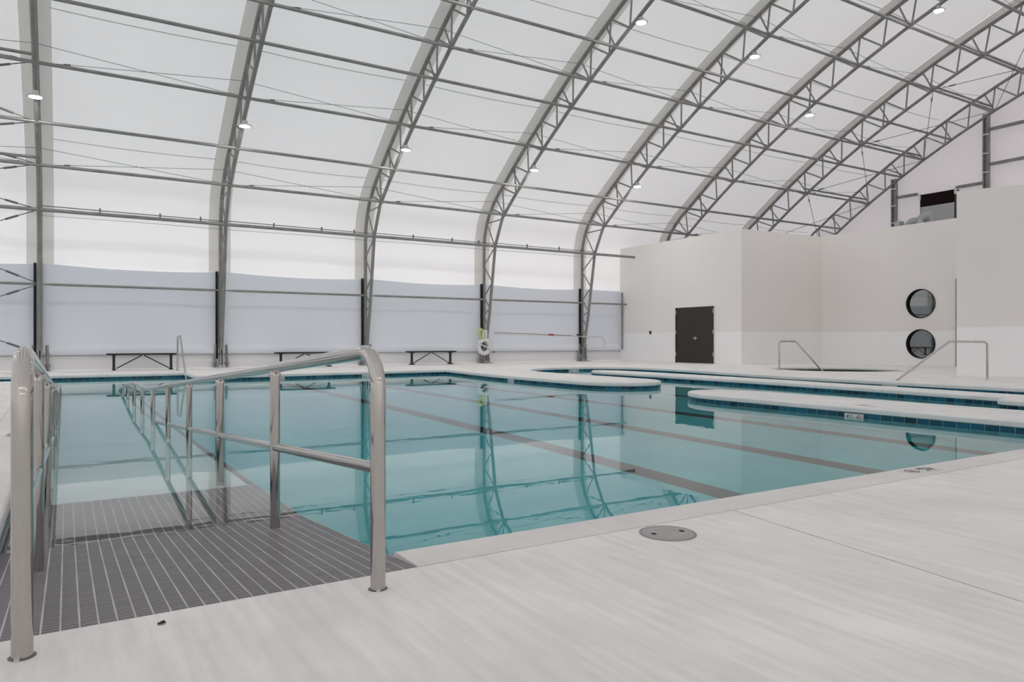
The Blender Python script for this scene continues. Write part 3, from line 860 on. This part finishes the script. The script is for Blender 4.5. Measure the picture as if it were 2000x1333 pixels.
def grab(pts, rads, label, r=.022):
    o = G().tube(fillet(pts, rads, 10), r, 12).build('grab_rail', M['chrome']); tag(o, label, 'handrail'); return o
g1 = thing('grab_rail', 'tall narrow chrome grab rail at the far pool edge beside the left black bench', 'handrail', (2.77, 22.3, 0))
for xx in (2.75,):
    G().tube(fillet([(xx, 23.0, -.02), (xx, 22.95, 1.0), (xx, 22.4, 1.02), (xx, 21.1, -.25)], [.09, .09], 10), .024, 12).build('bent_tube', M['chrome'], g1)
    G().cyl((xx, 23.0, 0), .05, .02, 16).build('flange', M['satin'], g1)
def grab2(name_lab, pts, rads, feet):
    t = thing('grab_rail', name_lab, 'handrail', (pts[0][0], pts[0][1], 0))
    G().tube(fillet(pts, rads, 10), .024, 12).build('bent_tube', M['chrome'], t)
    for f in feet: G().cyl((f[0], f[1], 0), .05, .015, 16).build('flange', M['satin'], t)
grab2('chrome grab rail standing at the edge of the dark spa pool', [(18.15, 14.15, -.02), (18.15, 14.15, .87), (18.62, 13.95, .87), (19.15, 13.3, -.12)], [.09, .09], [(18.15, 14.15)])
grab2('long chrome grab rail sloping into the water channel before the right white wall', [(15.15, 9.05, -.15), (15.6, 9.0, .06), (16.85, 8.6, .86), (17.5, 8.12, .85), (17.5, 8.12, -.02)], [.05, .08, .09], [(17.5, 8.12)])

# ------------------------------------------------------------------ trusses
R_IN, R_OUT = 37.7, 38.6
def ip(phi): return (R_IN * math.sin(phi), CZ + R_IN * math.cos(phi))
def op(phi): return (R_OUT * math.sin(phi), CZ + R_OUT * math.cos(phi))
PH0 = math.asin(23.3 / R_IN); DPH = .0279
PURL = [(23.97, 4.53)] + [(y, circ(R_IN, y)) for y in (23.3, 22.15, 20.65, 19.07, 18.05, 16.83, 15.1, 13.35, 11.6, 9.8, 8.0)]
outer_leg = [(24.84, .42), (24.84, 4.5), (24.79, 4.97), (24.66, 5.38), (24.42, 5.80), (24.08, 6.18), (23.72, 6.50)]
inner_leg = [(24.70, .60), (24.40, 2.0), (23.97, 4.53), (23.42, 5.55)]
ords = {3: 'leftmost in view, behind the left handrail', 4: 'second in view from the left, right of the leftmost bench', 5: 'third in view from the left, behind the right handrail bend',
        6: 'fourth in view from the left, carrying the white life ring', 7: 'fifth in view from the left, next to the white block corner', 8: 'sixth from the left, rising out of the white block roof',
        9: 'seventh from the left, one before the gable', 10: 'last one standing against the gable wall', 2: 'first beyond the left picture edge', 1: 'second beyond the left edge', 0: 'at the left end wall'}
strut_base = [(y, z) for y, z in PURL[1:]]
for i, x in enumerate(BAY):
    if i < 2: continue
    t = thing('roof_truss', 'galvanised arched steel truss, ' + ords[i], 'truss', (x, 24.8, 0))
    ys_ = [y for y in (23.3, 22.6, 21.6, 20.5, 19.3, 18, 16.6, 15.1, 13.5, 11.8, 10, 8, 6, 4, 2, 0)]
    P = outer_leg + [(y, circ(R_OUT, y)) for y in ys_]; P = P + [(-y, z) for y, z in P[:-1][::-1]]
    G().tube([(x, y, z) for y, z in P], .062, 10).build('outer_chord', M['steel'], t)
    P = inner_leg + [(y, circ(R_IN, y)) for y in ys_[0:]]; P = P + [(-y, z) for y, z in P[:-1][::-1]]
    G().tube([(x, y, z) for y, z in P], .058, 10).build('inner_chord', M['steel'], t)
    def web(a, b, r=.03): G().tube([(x, a[0], a[1]), (x, b[0], b[1])], r, 6, cap=False).build('web_member', M['steel_dark'], t)
    il = lambda z: (24.70 + (24.40 - 24.70) * (z - .6) / 1.4, z) if z < 2 else ((24.40 + (23.97 - 24.40) * (z - 2) / 2.53, z) if z <= 4.53 else (23.97 - (z - 4.53) * .55, z))
    zz = [(24.84, 1.05), il(1.45), (24.84, 1.9), il(2.15), (24.84, 2.6), il(3.15), (24.84, 3.85), il(4.5), (24.62, 5.48), il(5.5)]
    if i < 9:
        for a, b in zip(zz, zz[1:]): web(a, b, .026)
    n = 0
    while True:
        ph = PH0 - DPH * n
        if R_IN * math.sin(ph) < 6.5: break
        if n == 0: web((23.3, circ(R_IN, 23.3)), op(ph + DPH * .5))
        web(ip(ph), op(ph - DPH * .5)); web(op(ph - DPH * .5), ip(ph - DPH)); n += 1
    for (y, z) in PURL[1:]:
        if y < 7: continue
        ph = math.asin(y / R_IN); a = ip(ph); b = op(ph + .001)
        G().tube([(x, a[0], a[1]), (x, b[0], b[1])], .03, 6, cap=False).build('purlin_strut', M['steel_dark'], t)
    # foot
    if i >= 8: continue
    G().bbox(x - .26, x + .26, 24.55, 24.90, 0, .022, .004).build('base_plate', M['satin' if i == 4 else 'steel'], t)
    G().box(x - .10, x + .10, 24.66, 24.86, .02, .10).build('shoe_block', M['duct'], t)
    for sgn in (-1, 1):
        G().add([(x + sgn * .03, 24.62, .02), (x + sgn * .03, 24.88, .02), (x + sgn * .03, 24.86, .62), (x + sgn * .03, 24.66, .62), (x + sgn * .045, 24.62, .02), (x + sgn * .045, 24.88, .02), (x + sgn * .045, 24.86, .62), (x + sgn * .045, 24.66, .62)],
                [(0, 1, 2, 3), (7, 6, 5, 4), (0, 4, 5, 1), (1, 5, 6, 2), (2, 6, 7, 3), (3, 7, 4, 0)]).build('gusset_plate', M['duct'], t)
        G().tube([(x + sgn * .19, 24.8, .02), (x + sgn * .17, 24.8, .75)], .035, 10).build('tie_tube', M['steel'], t)
        G().cyl((x + sgn * .19, 24.8, .16), .075, .03, 12).cyl((x + sgn * .19, 24.8, .10), .06, .03, 12).build('clamp_nut', M['steel_dark'], t)
    G().box(x - .055, x + .055, 24.70, 24.84, .62, .98).build('leg_plate', M['steel_dark'], t)

# purlins
pn = ['lowest, running along the eave at the column heads', 'first above the eave', 'second above the eave', 'third above the eave', 'fourth above the eave', 'fifth above the eave', 'sixth above the eave',
      'seventh above the eave', 'eighth above the eave', 'ninth above the eave', 'tenth above the eave', 'eleventh above the eave']
for k, (y, z) in enumerate(PURL):
    t = thing('roof_purlin', 'grey steel purlin tube linking the trusses, ' + pn[k], 'purlin', (0, y, z))
    if k == 0:
        G().tube([(BAY[2], y, z), (21.1, y, z)], .052, 10).build('purlin_tube', M['steel'], t)
        for i in range(3, 7):
            xa, xb = BAY[i], BAY[i + 1]
            G().tube([(xa, y - .02, z + .11), (xb, y - .02, z + .09)], .013, 6).build('conduit', M['cable'], t)
            for q in (.3, .62, .85):
                G().box(xa + (xb - xa) * q - .02, xa + (xb - xa) * q + .02, y - .04, y, z + .02, z + .17).build('conduit_clip', M['cable'], t)
            G().tube([(xa, y + .3, z - .12), ((xa + xb) / 2, y + .3, z - .10), (xb, y + .3, z - .12)], .006, 5).build('tie_cable', M['cable'], t)
    else:
        end = BAY[-1]
        G().tube([(BAY[2], y, z), (end, y, z)], .046, 10).build('purlin_tube', M['steel'], t)
        if k in (1, 3, 5, 7, 8):                   # doubled in the braced end bays
            ph = math.asin(y / R_IN); a = (y + .12, z + .22)
            G().tube([(BAY[9], a[0], a[1]), (BAY[10], a[0], a[1])], .04, 8).build('purlin_tube', M['steel'], t)
            G().tube([(BAY[2], a[0], a[1]), (BAY[3], a[0], a[1])], .04, 8).build('purlin_tube', M['steel'], t)
            for xr in (BAY[9], BAY[10], BAY[3]):
                b = op(ph + .001); G().tube([(xr, b[0], b[1]), (xr, y, z)], .022, 6).build('bracket', M['steel_dark'], t)
        for i in range(3, len(BAY) - 1):
            G().cyl((BAY[i] - .05, y, z), .075, .10, 10, 'X').build('node_clamp', M['steel_dark'], t)
gt = thing('wall_girt', 'thin grey tube girt crossing the grey liner along the long fabric wall', 'girt', (0, 24.5, 2.49))
for i in range(2, 8):
    xa, xb = BAY[i] + .09, min(BAY[i + 1] - .09, 21.1)
    L = min(.25, (xb - xa) / 4)
    if i < 7: G().tube([(xa, 24.5, 2.49), (xa + L, 24.5, 2.49), (xb - L, 24.5, 2.49), (xb, 24.5, 2.49)], [.02, .038, .038, .02], 10).build('girt_tube', M['steel'], gt)
    else: G().tube([(xa, 24.5, 2.49), (xa + L, 24.5, 2.49), (xb, 24.5, 2.49)], [.02, .038, .038], 10).build('girt_tube', M['steel'], gt)

# cross bracing cables
for k, (y, lab) in enumerate(((23.3, 'first'), (20.65, 'third'), (18.05, 'fifth'), (15.1, 'seventh'), (11.6, 'ninth'))):
    t = thing('bracing_cables', 'thin crossed steel bracing cables between trusses beside the %s purlin above the eave' % lab, 'cable', (0, y, circ(R_IN, y)))
    ph = math.asin(y / R_IN); a = ip(ph); b = op(ph + .004)
    for i in range(2, len(BAY) - 1):
        for p, q in ((a, b), (b, a)):
            pa = Vector((BAY[i], p[0], p[1])); pb = Vector((BAY[i + 1], q[0], q[1]))
            G().tube([pa, pb], .007, 5, cap=False).build('cable', M['cable'], t)
            m_ = pa.lerp(pb, .9 if p is b else .12); m2 = pa.lerp(pb, .93 if p is b else .15)
            G().tube([m_, m2], .02, 6).build('turnbuckle', M['cable'], t)
xb = thing('bracing_cables', 'heavier diagonal bracing cables of the leftmost wall bay with turnbuckles', 'cable', (-3, 24.4, 2))
lv_ = [(24.7, .5), (24.45, 2.49), (23.97, 4.53), (23.3, 5.65), (22.15, 6.5), (20.65, 7.55)]
for a, b in zip(lv_, lv_[1:]):
    for p, q in ((a, b), (b, a)):
        pa = Vector((BAY[2], p[0], p[1])); pb = Vector((BAY[3], q[0], q[1]))
        G().tube([pa, pb], .013, 6, cap=False).build('cable', M['cable'], xb)
        G().tube([pa.lerp(pb, .84), pa.lerp(pb, .9)], .03, 8).build('turnbuckle', M['cable'], xb)
xr = thing('bracing_cables', 'diagonal bracing cables between the last two trusses before the gable', 'cable', (30, 18, 9))
nodes = [(y, circ(R_IN, y)) for y in (23.3, 20.65, 18.05, 15.1, 11.6)]
for a, b in zip(nodes, nodes[1:]):
    for p, q in ((a, b), (b, a)):
        pa = Vector((BAY[9], p[0], p[1])); pb = Vector((BAY[10], q[0], q[1]))
        G().tube([pa, pb], .012, 5, cap=False).build('cable', M['cable'], xr)
        G().tube([pa.lerp(pb, .1), pa.lerp(pb, .14)], .028, 6).build('turnbuckle', M['cable'], xr)

# ------------------------------------------------------------------ pendant lamps under the trusses
def lamp(x, y, z, lab):
    t = thing('pendant_light', 'round lit white high bay lamp hanging ' + lab, 'lamp', (x, y, z))
    G().lathe((x, y, z), [(.145, .0), (.185, .008), (.18, .025), (.115, .06), (.075, .08), (.07, .15), (.045, .165), (.0, .165)], 24).build('lamp_housing', M['housing'], t)
    G().cyl((x, y, z - .004), .140, .014, 24).build('lamp_lens', M['lamp'], t)
    zt = circ(R_IN, y) - .05
    G().tube([(x, y, z + .18), (x, y, zt)], .008, 6).build('lamp_cord', M['cable'], t)
for x, y, z, lab in ((-.65, 21.2, 6.86, 'from the leftmost truss'), (4.25, 21.1, 6.88, 'from the second truss, lower row'), (9.15, 21.2, 6.92, 'from the third truss, lower row'),
                     (14.05, 21.25, 6.90, 'from the fourth truss, lower row'), (18.9, 21.3, 6.88, 'from the fifth truss, lower row'),
                     (14.05, 15.67, 10.02, 'from the fourth truss, upper row'), (18.9, 15.68, 10.05, 'from the fifth truss, upper row'),
                     (23.65, 17.1, 9.32, 'from the sixth truss, lower one of two'), (23.65, 12.4, 11.4, 'from the sixth truss, upper one of two'),
                     (4.25, 15.7, 10.05, 'from the second truss, upper row'), (9.15, 15.7, 10.05, 'from the third truss, upper row')):
    lamp(x, y, z, lab)
ON = ['zeroth', 'first', 'second', 'third', 'fourth', 'fifth', 'sixth', 'seventh', 'eighth', 'ninth', 'tenth']
# the same lamp rows on the half of the hall behind the photographer
for i in range(1, 9):
    for y, z, row in ((-21.2, 6.88, 'lower'), (-15.7, 10.02, 'upper')):
        lamp(BAY[i], y, z, 'behind the camera, %s row, %s truss' % (row, ON[i]))
for i in (1, 2):
    for y, z, row in ((21.2, 6.88, 'lower'), (15.7, 10.02, 'upper')):
        lamp(BAY[i], y, z, 'left of the picture, %s row, %s truss' % (row, ON[i]))

# ------------------------------------------------------------------ benches
def bench(xa, xb, y, lab):
    t = thing('bench', lab, 'bench', ((xa + xb) / 2, y, 0))
    for q in range(3):
        G().bbox(xa, xb, y - .15 + q * .102, y - .05 + q * .102, .455, .50, .006).build('seat_plank', M['black'], t)
    xm = (xa + xb) / 2
    for s_, xl in ((1, xa + .19), (-1, xb - .19)):
        g = G().box(xl - .035, xl + .035, y - .03, y + .04, .02, .44).box(xl - .04, xl + .04, y - .17, y + .17, .43, .456).box(xl - .045, xl + .045, y - .18, y + .18, 0, .035)
        g.build('leg', M['black'], t)
        G().tube([(xl + s_ * .06, y, .05), (xm - s_ * .03, y, .44)], .016, 8).build('diagonal_brace', M['black'], t)
bench(1.0, 2.92, 24.35, 'black flat bench left of the chrome grab rail against the fabric wall')
bench(5.85, 7.85, 24.35, 'black flat bench in the middle of the three, partly behind the right handrail')
bench(10.55, 12.5, 24.35, 'black flat bench rightmost of the three, left of the life ring')

# ------------------------------------------------------------------ life saving gear on the fourth truss
lr = thing('life_ring', 'white life ring hanging low on the fourth truss leg above the deck', 'ring', (13.72, 24.2, .66))
cx, cyy, cz = 13.72, 24.25, .655
vis = [(cx + .24 * math.cos(a), cyy, cz + .26 * math.sin(a)) for a in [2 * PI * k / 36 for k in range(36)]]
G().tube(vis, .085, 14, closed=True).build('foam_ring', M['plastic_white'], lr)
G().tube([(cx - .30, cyy - .095, cz + .12), (cx, cyy - .10, cz + .0), (cx + .28, cyy - .095, cz - .14)], .025, 8).build('white_strap', M['plastic_white'], lr)
for a in (.7, 2.3, 3.9, 5.5):
    c_ = (cx + .24 * math.cos(a), cyy, cz + .26 * math.sin(a))
    G().tube([(c_[0] + .092 * math.cos(b) * math.cos(a), c_[1] + .092 * math.sin(b), c_[2] + .092 * math.cos(b) * math.sin(a)) for b in [2 * PI * k / 16 for k in range(16)]], .012, 6, closed=True).build('ring_band', M['kick'], lr)
G().tube([(cx - .12, cyy + .1, cz + .06), (cx + .1, cyy + .12, cz + .1), (cx + .12, cyy + .1, cz - .12), (cx - .08, cyy + .12, cz - .14)], .014, 6, closed=True).build('throw_line', M['cable'], lr)
fl = thing('rope_float', 'small red and white rope float at the lower right of the life ring', 'float', (14.1, 24.1, .45))
for z, m_ in ((.0, 'red'), (.055, 'plastic_white')):
    G().lathe((14.07, 24.1, .42 + z), [(0, 0), (.035, .008), (.05, .028), (.035, .05), (0, .056)], 14).build('float_half', M[m_], fl)
rp = thing('throw_rope', 'coiled yellow green throw rope hung above the life ring', 'rope', (13.55, 24.3, 1.15))
for q in range(5):
    G().tube([(13.57 + .10 * math.cos(a) - .02 * math.sin(a) * 1.5 + .012 * q, 24.25 - .02 * q, 1.13 + (.235 - .012 * q) * math.sin(a)) for a in [2 * PI * k / 24 for k in range(24)]], .014, 6, closed=True).build('rope_loop', M['rope_green'], rp)
G().bbox(13.62, 13.84, 24.2, 24.3, .98, 1.30, .02).build('white_hanger', M['plastic_white'], rp)
for z in (1.0, 1.13): G().cyl((13.72, 24.18, z), .02, .03, 10, 'Y').build('hanger_knob', M['black'], rp)
pl = thing('reach_pole', 'long thin grey rescue pole held level between the fourth and fifth trusses, hook at right', 'pole', (16.5, 24.3, 1.1))
G().tube([(14.15, 24.2, 1.14), (19.25, 24.2, 1.05)], .018, 10).build('pole_tube', M['satin'], pl)
G().tube([(14.15, 24.2, 1.20), (17.9, 24.2, 1.10)], .014, 8).build('pole_tube', M['steel'], pl)
for xa, m_ in ((16.7, 'red'), (18.15, 'black')):
    G().tube([(xa, 24.2, 1.13), (xa + .25, 24.2, 1.125)], .035, 10).build('pole_grip', M[m_], pl)
G().tube([(19.2, 24.2, 1.05)] + [(19.3 + .30 * math.sin(a), 24.2, .80 + .26 * math.cos(a)) for a in [0.1 + .28 * k for k in range(9)]], .010, 8).build('pole_hook', M['satin'], pl)
G().tube([(19.2, 24.2, 1.07)] + [(19.3 + .37 * math.sin(a), 24.2, .78 + .30 * math.cos(a)) for a in [0.1 + .28 * k for k in range(9)]], .008, 8).build('pole_hook', M['satin'], pl)

# ------------------------------------------------------------------ small things on the deck
lid = thing('skimmer_lid', 'round grey plastic access lid with two dark slots set in the near concrete deck', 'lid', (2.31, 2.40, 0))
G().lathe((2.31, 2.40, 0), [(.128, .0005), (.127, .004), (.119, .004), (.118, .0015)], 48).build('lid_rim', M['lid_ring'], lid)
G().lathe((2.31, 2.40, 0), [(.117, .0015), (.116, .0045), (.103, .0048), (.101, .0035), (.099, .0048), (.045, .005), (.043, .0042), (.040, .0052), (.0, .0054)], 48).build('lid_disc', M['lid'], lid)
for s_ in (-1, 1):
    a = math.radians(-12); d_ = Vector((math.cos(a), math.sin(a)))
    c_ = Vector((2.31, 2.40)) + d_ * s_ * .072; e1 = d_ * .011; e2 = Vector((-d_.y, d_.x)) * .014
    G().add([(c_ + e1 + e2)[:] + (.0058,), (c_ - e1 + e2)[:] + (.0058,), (c_ - e1 - e2)[:] + (.0058,), (c_ + e1 - e2)[:] + (.0058,)], [(0, 1, 2, 3)]).build('lifting_slot', M['blackgap'], lid)
lf = G().add([(.29, 2.10, .002), (.305, 2.095, .006), (.315, 2.105, .003), (.31, 2.115, .009), (.298, 2.112, .004), (.30, 2.125, .003), (.292, 2.113, .007)], [(0, 1, 2, 3), (0, 3, 4), (4, 3, 5), (0, 4, 6)])
lo = lf.build('fallen_leaf', M['leaf']); tag(lo, 'tiny dark crumpled leaf on the pale deck between the rail posts', 'leaf')
dx, dy = (lambda P: P)((.29, 2.10))
u = (314 - 1000) / F; d_ = H * F / (1219 - 666); lo.location = (d_ * (math.sin(YAW) + math.cos(YAW) * u) - .30, d_ * (math.cos(YAW) - math.sin(YAW) * u) - 2.11, 0)

# spa pool
spa = thing('spa_pool', 'sunken round spa pool with dark water beside the window wall', 'pool', (SPA[0], SPA[1], 0))
G().lathe((SPA[0], SPA[1], 0), [(SPA[2] + .298, -.09), (SPA[2] + .298, 0), (SPA[2] + .04, 0), (SPA[2], -.03), (SPA[2], -.09), (SPA[2] + .03, -.10)], 48).build('spa_coping', M['coping_far'], spa)
G().lathe((SPA[0], SPA[1], 0), [(SPA[2] + .02, -.09), (SPA[2] + .02, -1.0), (0, -1.0)], 48).build('spa_wall', M['spa_tile'], spa)
wo = G().cyl((SPA[0], SPA[1], -.9), SPA[2] + .01, .68, 48).build('spa_water', M['water'], None)
tag(wo, 'dark still water in the sunken round spa pool', 'water'); wo['kind'] = 'stuff'
